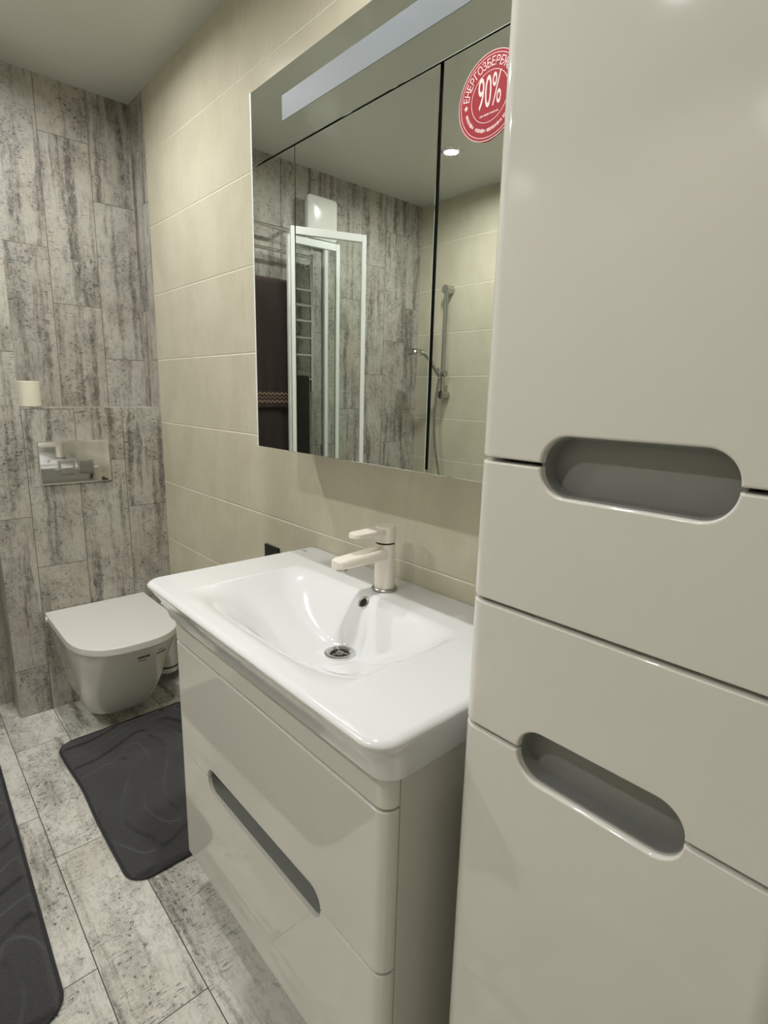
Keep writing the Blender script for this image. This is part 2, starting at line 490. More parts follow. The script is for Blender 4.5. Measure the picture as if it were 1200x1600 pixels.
# wood-look wall: main plane, low cistern box, full height pilaster, return strip on the vanity wall
bm = bmesh.new()
box(bm, XW - T, XW, YO - T, 0, 0, CEIL)
box(bm, XW - T, 0, 0, T, 0, CEIL)
box(bm, XW, 0, -0.50, 0, 0, 1.194)
box(bm, XW, 0, -0.61, -0.50, 0, CEIL)
struct('wall_left', bm, M_wood)
bm = B(XW, XR + T, YO - T, YO, 0, CEIL); struct('wall_front', bm, M_beige)
bm = bmesh.new()
DY0, DY1, DZ = -1.55, -0.72, 2.03
box(bm, XR, XR + T, YO, DY0 - 0.02, 0, CEIL); box(bm, XR, XR + T, DY1 + 0.02, 0, 0, CEIL); box(bm, XR, XR + T, DY0 - 0.02, DY1 + 0.02, DZ + 0.02, CEIL)
struct('wall_right', bm, M_beige)
bm = bmesh.new()
box(bm, XR + 0.03, XR + 0.07, DY0, DY1, 0.01, DZ, 0.003)
for zz0, zz1 in ((0.2, 0.95), (1.1, 1.85)):
    box(bm, XR + 0.024, XR + 0.031, DY0 + 0.15, DY1 - 0.15, zz0, zz1, 0.004)
d1 = struct('door_1', bm, M_white, 30)
bm = bmesh.new(); lathe(bm, [(0.025, 0), (0.025, -0.008)], (XR + 0.03, DY0 + 0.07, 1.0), axis='x')
tube(bm, [(XR + 0.025, DY0 + 0.07, 1.0), (XR - 0.02, DY0 + 0.07, 1.0), (XR - 0.025, DY0 + 0.075, 1.0), (XR - 0.025, DY0 + 0.18, 1.0)], 0.009)
h = obj('door_handle', bm, M_chrome, None); h.parent = d1
bm = bmesh.new()
box(bm, XR - 0.012, XR + 0.03, DY0 - 0.07, DY0 - 0.001, 0, DZ + 0.07, 0.004); box(bm, XR - 0.012, XR + 0.03, DY1 + 0.001, DY1 + 0.07, 0, DZ + 0.07, 0.004)
box(bm, XR - 0.012, XR + 0.03, DY0 - 0.001, DY1 + 0.001, DZ + 0.001, DZ + 0.07, 0.004)
struct('trim_1', bm, M_white, 30)

# ================================================================== CEILING LAMPS
lab = ['round recessed ceiling spot reflected in the right mirror door',
       'round recessed ceiling spot over the floor in front of the toilet',
       'round recessed ceiling spot above the washbasin',
       'round recessed ceiling spot above the dark rug at the left']
for (lx, ly), lb in zip(LAMPS, lab):
    t = thing('ceiling_lamp', lb, 'lamp', (lx, ly, CEIL), 'recessed ceiling spots')
    bm = bmesh.new()
    prof = [(0.034, 0.0), (0.033, -0.004), (0.036, -0.008), (0.044, -0.008), (0.048, -0.004), (0.049, 0.0)]
    n = 40
    rings = [[(lx + r * math.cos(2 * PI * i / n), ly + r * math.sin(2 * PI * i / n), CEIL + hh) for i in range(n)] for r, hh in prof]
    loft(bm, rings, False, False); child('ring', bm, M_chrome, t)
    bm = bmesh.new(); lathe(bm, [(0.031, -0.0005), (0.031, -0.003)], (lx, ly, CEIL), 32); child('diffuser', bm, M_lamp, t, 'glowing white disc')

# ================================================================== TALL CABINET
CX0, CX1, CYF = 1.950, 2.325, -0.352
t = thing('tall_cabinet', 'tall glossy cream cabinet with grey finger slots standing beside the washbasin', 'cabinet', (2.1375, 0, 0.10))
child('carcass', open_box(CX0 + 0.003, CX1 - 0.003, CYF + 0.0285, -0.001, 0.10, 2.00), M_carc, t)
SX0, SX1, SR = 2.038, 2.229, 0.0305
z1_, z2_, z3_ = 1.199, 1.025, 0.852
g = 0.0022
child('door', front_panel(CX0, CX1, z1_ + g, 2.00, CYF + 0.027, CYF, 0.022, [(SX0, SX1, SR, 'bottom')]), M_lacq, t, 'upper cream door')
child('drawer', front_panel(CX0, CX1, z2_ + g, z1_ - g, CYF + 0.027, CYF, 0.022, [(SX0, SX1, SR, 'top')]), M_lacq, t, 'upper cream drawer')
child('drawer', front_panel(CX0, CX1, z3_ + g, z2_ - g, CYF + 0.027, CYF, 0.022, [(SX0, SX1, SR, 'bottom')]), M_lacq, t, 'lower cream drawer')
child('door', front_panel(CX0, CX1, 0.10, z3_ - g, CYF + 0.027, CYF, 0.022, [(SX0, SX1, SR, 'top')]), M_lacq, t, 'lower cream door')
for zz in (z1_, z3_):
    child('handle_recess', recess(SX0, SX1, zz, SR, CYF + 0.010, CYF + 0.033), M_grey, t, 'grey finger recess')
for fx0, fy0 in ((CX0 + 0.02, CYF + 0.06), (CX1 - 0.06, CYF + 0.06), (CX0 + 0.02, -0.07), (CX1 - 0.06, -0.07)):
    child('foot', B(fx0, fx0 + 0.04, fy0, fy0 + 0.04, 0, 0.10, 0.002), M_carc, t)

# ================================================================== VANITY
VX0, VX1, VYF, VB, VT = 1.130, 1.880, -0.420, 0.105, 0.757
t = thing('vanity_cabinet', 'wall-hung glossy cream vanity cabinet with long slot handle under the washbasin', 'cabinet', (1.505, 0, 0.105))
child('carcass', open_box(VX0 + 0.003, VX1, VYF + 0.0305, -0.001, VB, VT, topopen=True), M_carc, t)
vs1, vs2 = 0.690, 0.400
child('front_panel', front_panel(VX0, VX1 - 0.001, vs1 + g, VT, VYF + 0.029, VYF, 0.020), M_lacq, t, 'narrow cream panel under the basin')
child('drawer', front_panel(VX0, VX1 - 0.001, vs2 + g, vs1 - g, VYF + 0.029, VYF, 0.020, [(1.283, 1.722, 0.029, 'bottom')]), M_lacq, t, 'upper cream drawer')
child('drawer', front_panel(VX0, VX1 - 0.001, VB, vs2 - g, VYF + 0.029, VYF, 0.020, [(1.283, 1.722, 0.029, 'top')]), M_lacq, t, 'lower cream drawer')
child('handle_recess', recess(1.283, 1.722, vs2, 0.029, VYF + 0.010, VYF + 0.042), M_grey, t, 'long dark grey finger recess')
# ================================================================== WASHBASIN
BX0, BX1, BY0, BY1, BZ = 1.095, 1.922, -0.474, -0.002, 0.840
DX, DYc = 1.495, -0.222
def smin(a, b, k):
    h = max(k - abs(a - b), 0) / k; return min(a, b) - h * h * k * 0.25
def sstep(t): t = min(max(t, 0), 1); return t * t * (3 - 2 * t)
BR = 0.040
QX, QY = 1.505, -0.212
def zb(x, y):
    hx0, hx1, hy0, hy1 = 1.228, 1.768, -0.440, -0.122
    z = BZ
    if hx0 < x < hx1 and hy0 < y < hy1:
        u = (DX - x) / (DX - hx0) if x < DX else (x - DX) / (hx1 - DX)
        A = 1 - u ** 2.0
        A = A + 0.02 * math.exp(-((1 - u) / 0.03) ** 2) * 0
        Bb = sstep((hy1 - y) / 0.092)
        Bf = sstep((y - hy0) / 0.155)
        z -= 0.112 * A * Bb * Bf
        r = math.hypot(x - QX, y - QY); wq = sstep((0.062 - r) / 0.028)
        z = z * (1 - wq) + (BZ - 0.1115) * wq
    px, py = max(BX0 + BR - x, x - (BX1 - BR), 0), max(BY0 + BR - y, 0)
    e = BR - math.hypot(px, py) if (px > 0 and py > 0) else min(x - BX0, BX1 - x, y - BY0)
    if e < 0.012: z -= 0.007 * ((0.012 - max(e, 0)) / 0.012) ** 2
    return z
bm, bd = gridpatch(BX0, BX1, BY0, BY1, 0.040, 230, 140, zb)
# the two rear corners are square against the wall; undersides pull in towards the cabinet
prev = bd; base = [Vector((v.co.x, v.co.y)) for v in bd]; nb_ = len(bd)
for il, ir, if_, zz in ((0, 0, 0, 0.8315), (0.001, 0.0005, 0.001, 0.829), (0.0075, 0.004, 0.0085, 0.818), (0.018, 0.009, 0.020, 0.800), (0.027, 0.014, 0.029, 0.780), (0.032, 0.018, 0.034, 0.764), (0.033, 0.020, 0.036, 0.7578)):
    cur = []
    for p in base:
        xx = BX0 + il + (p.x - BX0) / (BX1 - BX0) * (BX1 - BX0 - il - ir)
        yy = BY0 + if_ + (p.y - BY0) / (BY1 - BY0) * (BY1 - BY0 - if_)
        cur.append(bm.verts.new((xx, yy, zz)))
    for i in range(nb_): bm.faces.new((prev[i], prev[(i + 1) % nb_], cur[(i + 1) % nb_], cur[i]))
    prev = cur
t = thing('washbasin', 'white rectangular ceramic washbasin with shallow bowl set on the cream vanity', 'washbasin', (1.505, -0.23, 0.757))
child('bowl', bm, M_cer, t, None, 50)
zd = zb(QX, QY); DX, DYc = QX, QY
bm = bmesh.new()
n = 36
prof = [(0.033, -0.001), (0.033, 0.0035), (0.030, 0.005), (0.025, 0.0045), (0.021, 0.001), (0.0195, -0.0002)]
dr = child('drain', lathe(bm, prof, (DX, DYc, zd + 0.0005), n, 'z', False, False), M_chrome, t, 'round steel drain ring')
bm = bmesh.new(); lathe(bm, [(0.0205, 0.0004), (0.0205, 0.0008)], (DX, DYc, zd + 0.0004), n); child('drain_hole', bm, M_gap, t, 'dark drain opening', parent=dr)
bm = bmesh.new(); lathe(bm, [(0.009, 0.001), (0.008, 0.003), (0.002, 0.004)], (DX, DYc, zd), 20)
for a in range(3):
    aa = a * 2 * PI / 3 + 0.5
    tube(bm, [(DX, DYc, zd + 0.0022), (DX + 0.02 * math.cos(aa), DYc + 0.02 * math.sin(aa), zd + 0.0022)], 0.0018, 8)
child('drain_cross', bm, M_steel, t, parent=dr)
# overflow ring in the rear wall of the bowl
oy = -0.143; ox = 1.500
oz = zb(ox, oy)
slope = (zb(ox, oy + 0.004) - zb(ox, oy - 0.004)) / 0.008
nrm = Vector((0, -slope, 1)).normalized()
rot = Vector((0, 0, 1)).rotation_difference(nrm).to_matrix().to_4x4()
bm = bmesh.new(); lathe(bm, [(0.0145, -0.001), (0.0145, 0.0015), (0.0125, 0.003), (0.0100, 0.002), (0.0085, -0.0005)], (0, 0, 0), 28, 'z', False, False)
bm.transform(Matrix.Translation((ox, oy, oz)) @ rot)
ov = child('overflow_ring', bm, M_chrome, t, 'small chrome overflow ring')
bm = bmesh.new(); lathe(bm, [(0.0095, 0.0008), (0.0095, 0.0012)], (0, 0, 0), 24); bm.transform(Matrix.Translation((ox, oy, oz)) @ rot)
child('overflow_hole', bm, M_gap, t, 'dark overflow opening', parent=ov)
# faint maker's mark on the rear left deck
bm = text_bm('\u2013\u2022\u2013', 0.02, 0.0002); bm.transform(Matrix.Translation((1.125, -0.045, BZ + 0.0005))); child('printed_mark', bm, M_print, t, 'tiny dark printed mark', 0)

# ================================================================== FAUCET
FX, FY = 1.494, -0.078
t = thing('faucet', 'ivory single-lever faucet with chrome foot ring on the rear deck of the basin', 'faucet', (FX, FY, BZ))
bm = bmesh.new(); lathe(bm, [(0.0275, 0.0), (0.0285, 0.002), (0.0285, 0.005), (0.0265, 0.007), (0.0245, 0.0075)], (FX, FY, BZ)); child('foot_ring', bm, M_steel, t, 'chrome foot ring')
bm = bmesh.new(); lathe(bm, [(0.0230, 0.006), (0.0232, 0.03), (0.0232, 0.104), (0.0225, 0.108), (0.020, 0.109)], (FX, FY, BZ)); child('body', bm, M_beigetap, t)
bm = bmesh.new(); lathe(bm, [(0.0205, 0.107), (0.0205, 0.1125)], (FX, FY, BZ)); child('shade_ring', bm, M_gap, t, 'thin ring painted dark as shade in the gap')  # shade of the gap between body and handle, put into the colour
def arm(y0, y1, z0a, z1a, h0, h1, w0, w1, r, nseg=26):
    """flat arm running from y0 to y1 (towards -y) with a round tip"""
    bmx = bmesh.new(); rings = []
    for i in range(nseg + 1):
        s = i / nseg; y = y0 + (y1 - y0) * s
        wdt = w0 + (w1 - w0) * s; hh = h0 + (h1 - h0) * s; zc = z0a + (z1a - z0a) * s
        dtip = (y - y1)
        if dtip < wdt: wdt = max(0.0008, math.sqrt(max(0, wdt ** 2 - (wdt - dtip) ** 2)))
        rr = min(r, hh * 0.49, wdt * 0.49)
        ring = [(FX + p[0], y, zc + p[1]) for p in rrect(-wdt, wdt, -hh / 2, hh / 2, rr, 5)]
        rings.append(ring)
    # denser tip
    loft(bmx, rings); return bmx
child('spout', arm(FY + 0.012, -0.222, BZ + 0.088, BZ + 0.084, 0.030, 0.019, 0.021, 0.020, 0.008, 60), M_beigetap, t)
bm = bmesh.new(); lathe(bm, [(0.0125, -0.001), (0.0125, -0.006), (0.010, -0.007)], (FX, -0.200, BZ + 0.0755)); child('aerator', bm, M_steel, t, 'small chrome aerator')
bm = bmesh.new(); lathe(bm, [(0.0225, 0.1125), (0.0232, 0.115), (0.0232, 0.142), (0.0215, 0.147), (0.015, 0.149)], (FX, FY, BZ)); cp = child('handle', bm, M_beigetap, t)
child('lever', arm(FY + 0.005, -0.178, BZ + 0.137, BZ + 0.139, 0.016, 0.010, 0.019, 0.0165, 0.004, 60), M_beigetap, t, parent=cp)
bm = bmesh.new(); lathe(bm, [(0.003, -0.0005), (0.003, 0.0005)], (FX - 0.0, FY - 0.0232, BZ + 0.131), 16, 'y'); child('set_screw', bm, M_gap, t, 'small dark hole', parent=cp)

# ================================================================== MIRROR CABINET
MX0, MX1, MZ0, MZ1, MY = 1.090, 1.892, 1.133, 1.936, -0.160
t = thing('mirror_cabinet', 'mirrored three-door wall cabinet with a frosted light strip above the washbasin', 'mirror', (1.49, 0, 1.133))
child('carcass', B(MX0 - 0.001, MX1, MY + 0.022, -0.001, MZ0 + 0.003, MZ1, 0.001), M_white, t, 'white cabinet body')
child('edge_trim', B(MX0 - 0.007, MX0 - 0.0015, MY, -0.03, MZ0 - 0.001, MZ1 + 0.001, 0.0015), M_frame, t, 'white left edge strip')
child('gap_shade', B(MX0 + 0.004, MX1 - 0.004, MY + 0.0175, MY + 0.0215, MZ0 + 0.004, MZ1 - 0.004), M_gap, t, 'black sheet painted as shade in the door gaps')  # near-black sheet stands in for the shade inside the door gaps
for a, b_, lb in ((MX0, 1.2675, 'left narrow mirror door'), (1.2700, 1.6825, 'middle wide mirror door'), (1.6900, MX1, 'right narrow mirror door')):
    child('mirror_door', B(a, b_, MY, MY + 0.0170, MZ0, 1.7790, 0.0008, seg=1), M_mirror, t, lb, 0)
cnp = child('light_canopy', B(MX0, MX1, MY, MY + 0.0170, 1.7812, MZ1, 0.0008, seg=1), M_mirror, t, 'mirrored panel above the doors', 0)
child('light_strip', B(1.223, 1.760, MY - 0.0008, MY + 0.001, 1.838, 1.886), M_strip, t, 'unlit frosted strip', 0, parent=cnp)
# round sticker on the right door
SCX, SCZ, SRD = 1.7845, 1.6995, 0.0525
yS = MY - 0.0009
def dome(bmx, r, cx, cz, y0, y1, n=64, wob=0.0):
    ring = []
    for i in range(n):
        a = 2 * PI * i / n; rr = r * (1 + wob * math.sin(7 * a) * (1 if PI < a < 1.6 * PI else 0))
        ring.append((cx + rr * math.cos(a), cz + rr * math.sin(a)))
    loft(bmx, [[(p, y0, q) for p, q in ring], [(p, y1, q) for p, q in ring]]); return bmx
stk = child('sticker', dome(bmesh.new(), SRD, SCX, SCZ, MY - 0.0001, yS, 64, 0.02), M_red, t, 'round red energy-saving sticker', 0)
def annulus(bmx, r0, r1, cx, cz, y0, y1, n=72):
    rg = [[(cx + r * math.cos(2 * PI * i / n), y, cz + r * math.sin(2 * PI * i / n)) for i in range(n)] for r, y in ((r0, y0), (r0, y1), (r1, y1), (r1, y0))]
    R = [[bmx.verts.new(p) for p in r] for r in rg]
    for k in range(4):
        for j in range(n): bmx.faces.new((R[k][j], R[k][(j + 1) % n], R[(k + 1) % 4][(j + 1) % n], R[(k + 1) % 4][j]))
    return bmx
bm = bmesh.new()
for r0, r1 in ((0.0515, 0.0523), (0.0478, 0.0485), (0.0298, 0.0305)): annulus(bm, r0, r1, SCX, SCZ, yS, yS - 0.0003)
child('printed_rings', bm, M_pink, t, 'pale rings', 0, parent=stk)
toW = Matrix(((1, 0, 0, 0), (0, 0, -1, 0), (0, 1, 0, 0), (0, 0, 0, 1)))   # text plane xy -> xz facing -y
def put_text(bmx, s, size, px, pz, ang=0.0, sx=1.0, sz=1.0):
    tb = text_bm(s, size, 0.00012)
    tb.transform(Matrix.Translation((SCX + px, yS - 0.0002, SCZ + pz)) @ toW @ Matrix.Rotation(ang, 4, 'Z') @ Matrix.Diagonal((sx, sz, 1, 1)))
    join(bmx, tb)
bm = bmesh.new()
word = 'ЕНЕРГОЗБЕРЕЖЕННЯ'
for i, ch in enumerate(word):
    th = math.radians(170 - i * 160 / (len(word) - 1))
    put_text(bm, ch, 0.0145, 0.0390 * math.cos(th), 0.0390 * math.sin(th), th - PI / 2, 0.82, 1.0)
# the small print is too small to read in the photograph: tiny pale strokes of the same size
rnd = random.Random(11)
def stroke(bmx, px, pz, ang, w_, h_):
    c_, s_ = math.cos(ang), math.sin(ang)
    q = [(px + dx * c_ - dz * s_ + SCX, pz + dx * s_ + dz * c_ + SCZ) for dx, dz in ((-w_, -h_), (w_, -h_), (w_, h_), (-w_, h_))]
    loft(bmx, [[(p, yS, r) for p, r in q], [(p, yS - 0.0003, r) for p, r in q]])
for i in range(52):
    if i in (12, 13, 24, 38): continue
    th = math.radians(198 + i * 144 / 51)
    stroke(bm, 0.0395 * math.cos(th), 0.0395 * math.sin(th), th + PI / 2, rnd.uniform(0.0004, 0.0007), rnd.uniform(0.0014, 0.0024))
for i in range(22):
    if i in (4, 11): continue
    stroke(bm, -0.0145 + i * 0.0014, -0.0205, 0, rnd.uniform(0.0003, 0.0005), rnd.uniform(0.0008, 0.0013))
put_text(bm, '90%', 0.049, -0.0005, 0.0045, 0, 0.48, 1.12)
for aa in (184, -4):
    th = math.radians(aa); cx_, cz_ = 0.0395 * math.cos(th), 0.0395 * math.sin(th)
    pts = []
    for i in range(10):
        rr = 0.0040 if i % 2 == 0 else 0.0017; a = PI / 2 + i * PI / 5
        pts.append((SCX + cx_ + rr * math.cos(a), SCZ + cz_ + rr * math.sin(a)))
    loft(bm, [[(p, yS, q) for p, q in pts], [(p, yS - 0.0003, q) for p, q in pts]])
child('lettering', bm, M_pink, t, 'pale lettering and stars', 0, parent=stk)
for o_ in [stk] + list(stk.children):          # full size of the sticker: 116 mm across
    for v in o_.data.vertices:
        v.co.x = (SCX - t.location.x) + (v.co.x - (SCX - t.location.x)) * 1.105
        v.co.z = (SCZ - t.location.z) + (v.co.z - (SCZ - t.location.z)) * 1.105

# ================================================================== SOCKET
t = thing('wall_socket', 'black square wall socket low behind the left corner of the washbasin', 'socket', (0.884, 0, 0.753))
child('frame', B(0.843, 0.925, -0.009, -0.0005, 0.712, 0.794, 0.003), M_black, t)
bm = bmesh.new(); lathe(bm, [(0.020, -0.0105), (0.020, -0.0088), (0.0, -0.0088)][:2], (0.884, 0, 0.753), 30, 'y'); child('insert', bm, M_black, t)

# ================================================================== TOILET
TY = -0.306
def dring(w, L, z, rx, e=2.6, nb=10, x0=0.0, cy=TY):
    """D outline: straight back at x0, straight sides, rounded front; CCW"""
    pts = []
    for i in range(nb + 1): pts.append((x0 + (L - rx) * i / nb, cy - w, z))
    K = 28
    for i in range(1, K):
        a = -PI / 2 + PI * i / K; c, s = math.cos(a), math.sin(a)
        pts.append((x0 + L - rx + rx * abs(c) ** (2 / e), cy + w * math.copysign(abs(s) ** (2 / e), s), z))
    for i in range(nb + 1): pts.append((x0 + (L - rx) * (1 - i / nb), cy + w, z))
    return pts
t = thing('toilet', 'white wall-hung toilet with closed flat lid on the wood-look wall', 'toilet', (0, TY, 0.09))
rings = []
for z, wd, L, rx in ((0.052, 0.085, 0.23, 0.11), (0.055, 0.104, 0.272, 0.13), (0.064, 0.117, 0.300, 0.15), (0.085, 0.127, 0.328, 0.17), (0.13, 0.138, 0.36, 0.19), (0.19, 0.149, 0.392, 0.20),
                     (0.25, 0.159, 0.422, 0.21), (0.31, 0.169, 0.452, 0.215), (0.355, 0.176, 0.474, 0.22), (0.372, 0.178, 0.480, 0.22), (0.376, 0.176, 0.478, 0.22)):
    rings.append(dring(wd, L, z, rx, 2.9, x0=0.001))
bm = bmesh.new(); loft(bm, rings); child('bowl', bm, M_wc, t, None, 45)
def slab(wd, L, z0, z1, rx, e, r, x0):
    rr = []
    for k in range(5):
        a = PI / 2 * k / 4; rr.append(dring(wd - r * (1 - math.sin(a)), L - r * (1 - math.sin(a)), z0 + r * (1 - math.cos(a)), rx, e, x0=x0 + 0.0))
    for k in range(5):
        a = PI / 2 * k / 4; rr.append(dring(wd - r * (1 - math.cos(a)), L - r * (1 - math.cos(a)), z1 - r * (1 - math.sin(a)), rx, e, x0=x0 + 0.0))
    bmx = bmesh.new(); loft(bmx, rr); return bmx
child('seat', slab(0.176, 0.455, 0.3765, 0.382, 0.20, 2.6, 0.001, 0.03), M_black if False else M_lid, t)
child('lid', slab(0.187, 0.496, 0.3835, 0.411, 0.215, 2.6, 0.004, 0.004), M_lid, t)
bm = bmesh.new(); tube(bm, [(0.03, TY - 0.192, 0.392), (0.03, TY - 0.186, 0.392)], 0.010); child('hinge_cap', bm, M_lid, t)
bm = bmesh.new(); tube(bm, [(0.03, TY + 0.186, 0.392), (0.03, TY + 0.192, 0.392)], 0.010); child('hinge_cap', bm, M_lid, t)
# small dark printed marks on the rounded front of the bowl
def bowl_pt(yy, z):
    zs = [r[0][2] for r in rings]
    i = max(j for j in range(len(zs)) if zs[j] <= z); i = min(i, len(zs) - 2)
    f = (z - zs[i]) / (zs[i + 1] - zs[i])
    def xat(r):
        best = None
        for p, q in zip(r, r[1:]):
            if p[0] > 0.05 and q[0] > 0.05 and (p[1] - yy) * (q[1] - yy) <= 0 and p[1] != q[1]:
                x = p[0] + (q[0] - p[0]) * (yy - p[1]) / (q[1] - p[1]); best = x if best is None else max(best, x)
        return best
    return Vector((xat(rings[i]) * (1 - f) + xat(rings[i + 1]) * f, yy, z))
def mark(y0, y1, z, hgt, seed):
    rnd = random.Random(seed); bmx = bmesh.new(); N = 9
    for i in range(N):
        a = y0 + (y1 - y0) * i / N; b = a + (y1 - y0) / N * rnd.uniform(0.6, 0.95)
        h0 = hgt * rnd.uniform(0.6, 1.0)
        p = [bowl_pt(a, z - h0 / 2), bowl_pt(b, z - h0 / 2), bowl_pt(b, z + h0 / 2), bowl_pt(a, z + h0 / 2)]
        lo = [tuple(q + Vector((0.0001, 0, 0))) for q in p]; hi = [tuple(q + Vector((0.0011, 0, 0))) for q in p]
        loft(bmx, [lo, hi])
    return bmx
bm = mark(-0.305, -0.262, 0.340, 0.011, 1); join(bm, mark(-0.300, -0.275, 0.325, 0.004, 2))
child('printed_mark', bm, M_print, t, 'small dark brand mark on the bowl front, left', 0)
bm = mark(-0.238, -0.198, 0.335, 0.008, 3); join(bm, mark(-0.236, -0.212, 0.350, 0.003, 4))
child('printed_mark', bm, M_print, t, 'small dark mark on the bowl front, right', 0)

# ================================================================== FLUSH PLATE
t = thing('flush_plate', 'chrome rectangular flush plate with two buttons on the wall above the toilet', 'flush plate', (0, -0.338, 0.99))
child('plate', B(0.0005, 0.013, -0.461, -0.215, 0.908, 1.071, 0.004, seg=3), M_chrome, t)
for yc in (-0.372, -0.305):
    bm = bmesh.new()
    box(bm, 0.0125, 0.0205, yc - 0.0275, yc + 0.0275, 0.942, 0.997, 0.0025)
    f = child('button', bm, M_dchrome, t, 'square push button')
    child('button_face', B(0.0205, 0.0225, yc - 0.021, yc + 0.021, 0.948, 0.991, 0.0015), M_steel if yc > -0.34 else M_chrome, t, parent=f)
tube_b = bmesh.new(); tube(tube_b, [(0.017, -0.412, 0.967), (0.017, -0.262, 0.967)], 0.0035); child('bar', tube_b, M_chrome, t)

# ================================================================== TOILET ROLL
t = thing('toilet_roll', 'white toilet paper roll standing on the ledge above the flush plate', 'toilet paper', (-0.075, -0.468, 1.194))
n = 44; c0 = (-0.075, -0.468)
rg = [(0.020, 0.001), (0.020, 0.092), (0.0215, 0.0935), (0.049, 0.0935), (0.051, 0.0915), (0.0515, 0.046), (0.051, 0.003), (0.049, 0.001)]
R_ = [[(c0[0] + r * math.cos(2 * PI * i / n), c0[1] + r * math.sin(2 * PI * i / n), 1.194 + h_) for i in range(n)] for r, h_ in rg]
bm = bmesh.new(); loft(bm, R_ + [R_[0]], False, False); bmesh.ops.remove_doubles(bm, verts=bm.verts, dist=1e-6); child('paper', bm, M_paper, t)
bm = bmesh.new(); rg2 = [(0.0185, 0.001), (0.0185, 0.092), (0.0197, 0.092), (0.0197, 0.001), (0.0185, 0.001)]
loft(bm, [[(c0[0] + r * math.cos(2 * PI * i / n), c0[1] + r * math.sin(2 * PI * i / n), 1.194 + h_) for i in range(n)] for r, h_ in rg2], False, False)
bmesh.ops.remove_doubles(bm, verts=bm.verts, dist=1e-6); child('core', bm, M_card, t, 'cardboard core')

# ================================================================== TOILET BRUSH HOLDER
bxc, byc, bz0 = 0.068, -0.062, 0.055
t = thing('toilet_brush', 'white toilet brush holder with a dark band hung in the corner behind the toilet', 'toilet brush', (bxc, byc, bz0))
bm = bmesh.new(); lathe(bm, [(0.040, 0.0), (0.047, 0.003), (0.048, 0.024)], (bxc, byc, bz0)); child('foot', bm, M_white, t)
bm = bmesh.new(); lathe(bm, [(0.0485, 0.024), (0.0485, 0.031)], (bxc, byc, bz0)); child('band', bm, M_black, t, 'dark band')
bm = bmesh.new(); lathe(bm, [(0.048, 0.031), (0.050, 0.12), (0.050, 0.175)], (bxc, byc, bz0)); child('holder', bm, M_white, t)
bm = bmesh.new(); lathe(bm, [(0.052, 0.175), (0.052, 0.183), (0.040, 0.190), (0.012, 0.194), (0.009, 0.30), (0.012, 0.31), (0.004, 0.316)], (bxc, byc, bz0)); child('brush_handle', bm, M_white, t)
child('bracket', B(bxc - 0.02, bxc + 0.02, byc + 0.046, -0.0005, bz0 + 0.09, bz0 + 0.15, 0.003), M_white, t)

# ================================================================== RUGS
def rug(name, label, x0, x1, y0, y1, rot, seed, wob=0.0):
    cx, cy = (x0 + x1) / 2, (y0 + y1) / 2
    t = thing(name, label, 'rug', (cx, cy, 0), 'dark grey bathroom rugs'); t.rotation_euler = (0, 0, rot)
    ph = seed * 1.7
    def z(x, y):
        u, v = (x - cx), (y - cy)
        warp = 0.05 * math.sin(9 * v + ph) + 0.03 * math.sin(17 * v + 4 * u + ph)
        s = math.sin((u + warp) * 2 * PI / 0.14 + 1.5 * math.sin(6 * u + ph))
        s2 = math.sin((v + 0.05 * math.sin(11 * u)) * 2 * PI / 0.13)
        m = sstep((math.sin(7 * u + 5 * v + ph) + 0.5) / 1.0)
        q = (1 - m) * s + m * s2
        h = 0.0100 + 0.0050 * (sstep((q + 0.30) / 0.45)) 
        e = min(x - x0, x1 - x, y - y0, y1 - y)
        return 0.006 + (h - 0.006) * sstep(e / 0.02)
    bm, bd = gridpatch(x0, x1, y0, y1, 0.055, 230, 150, z)
    skirt(bm, bd, [(0.0, 0.003), (0.001, 0.001)], 0, 0)
    for v in bm.verts:
        if wob and v.co.y < cy:
            v.co.y += wob * math.exp(-((v.co.x - (x0 + 0.30)) / 0.12) ** 2) * (cy - v.co.y) / (cy - y0)
    child('pile', bm, M_rug, t, None, 60)
    pts = [(p[0], p[1], 0.0055) for p in rrect(x0 + 0.002, x1 - 0.002, y0 + 0.002, y1 - 0.002, 0.055, 10)]
    full = []
    for i in range(len(pts)):
        a, b = Vector(pts[i]), Vector(pts[(i + 1) % len(pts)])
        k = max(1, int((b - a).length / 0.03))
        for j in range(k): full.append(a.lerp(b, j / k))
    for p in full:
        if wob and p.y < cy: p.y += wob * math.exp(-((p.x - (x0 + 0.30)) / 0.12) ** 2) * (cy - p.y) / (cy - y0)
    n_ = len(full); rings = []
    for i in range(n_):
        d = (full[(i + 1) % n_] - full[i - 1]).normalized(); u = Vector((d.y, -d.x, 0))
        rings.append([tuple(full[i] + u * 0.0045 * math.cos(a) + Vector((0, 0, 0.0045 * math.sin(a)))) for a in [2 * PI * q / 8 for q in range(8)]])
    bm = bmesh.new(); loft(bm, rings + [rings[0]], False, False); bmesh.ops.remove_doubles(bm, verts=bm.verts, dist=1e-6)
    child('binding', bm, M_hem, t, 'stitched dark edge')
    return t
rug('bath_rug', 'dark grey wavy-pattern rug lying in front of the toilet and under the vanity', 0.285, 1.055, -0.545, -0.060, 0.012, 1, 0.007)
rug('bath_rug', 'dark grey rug cut off by the left edge of the photo, farther from the vanity', 0.20, 1.275, -1.21, -0.728, -0.02, 2)

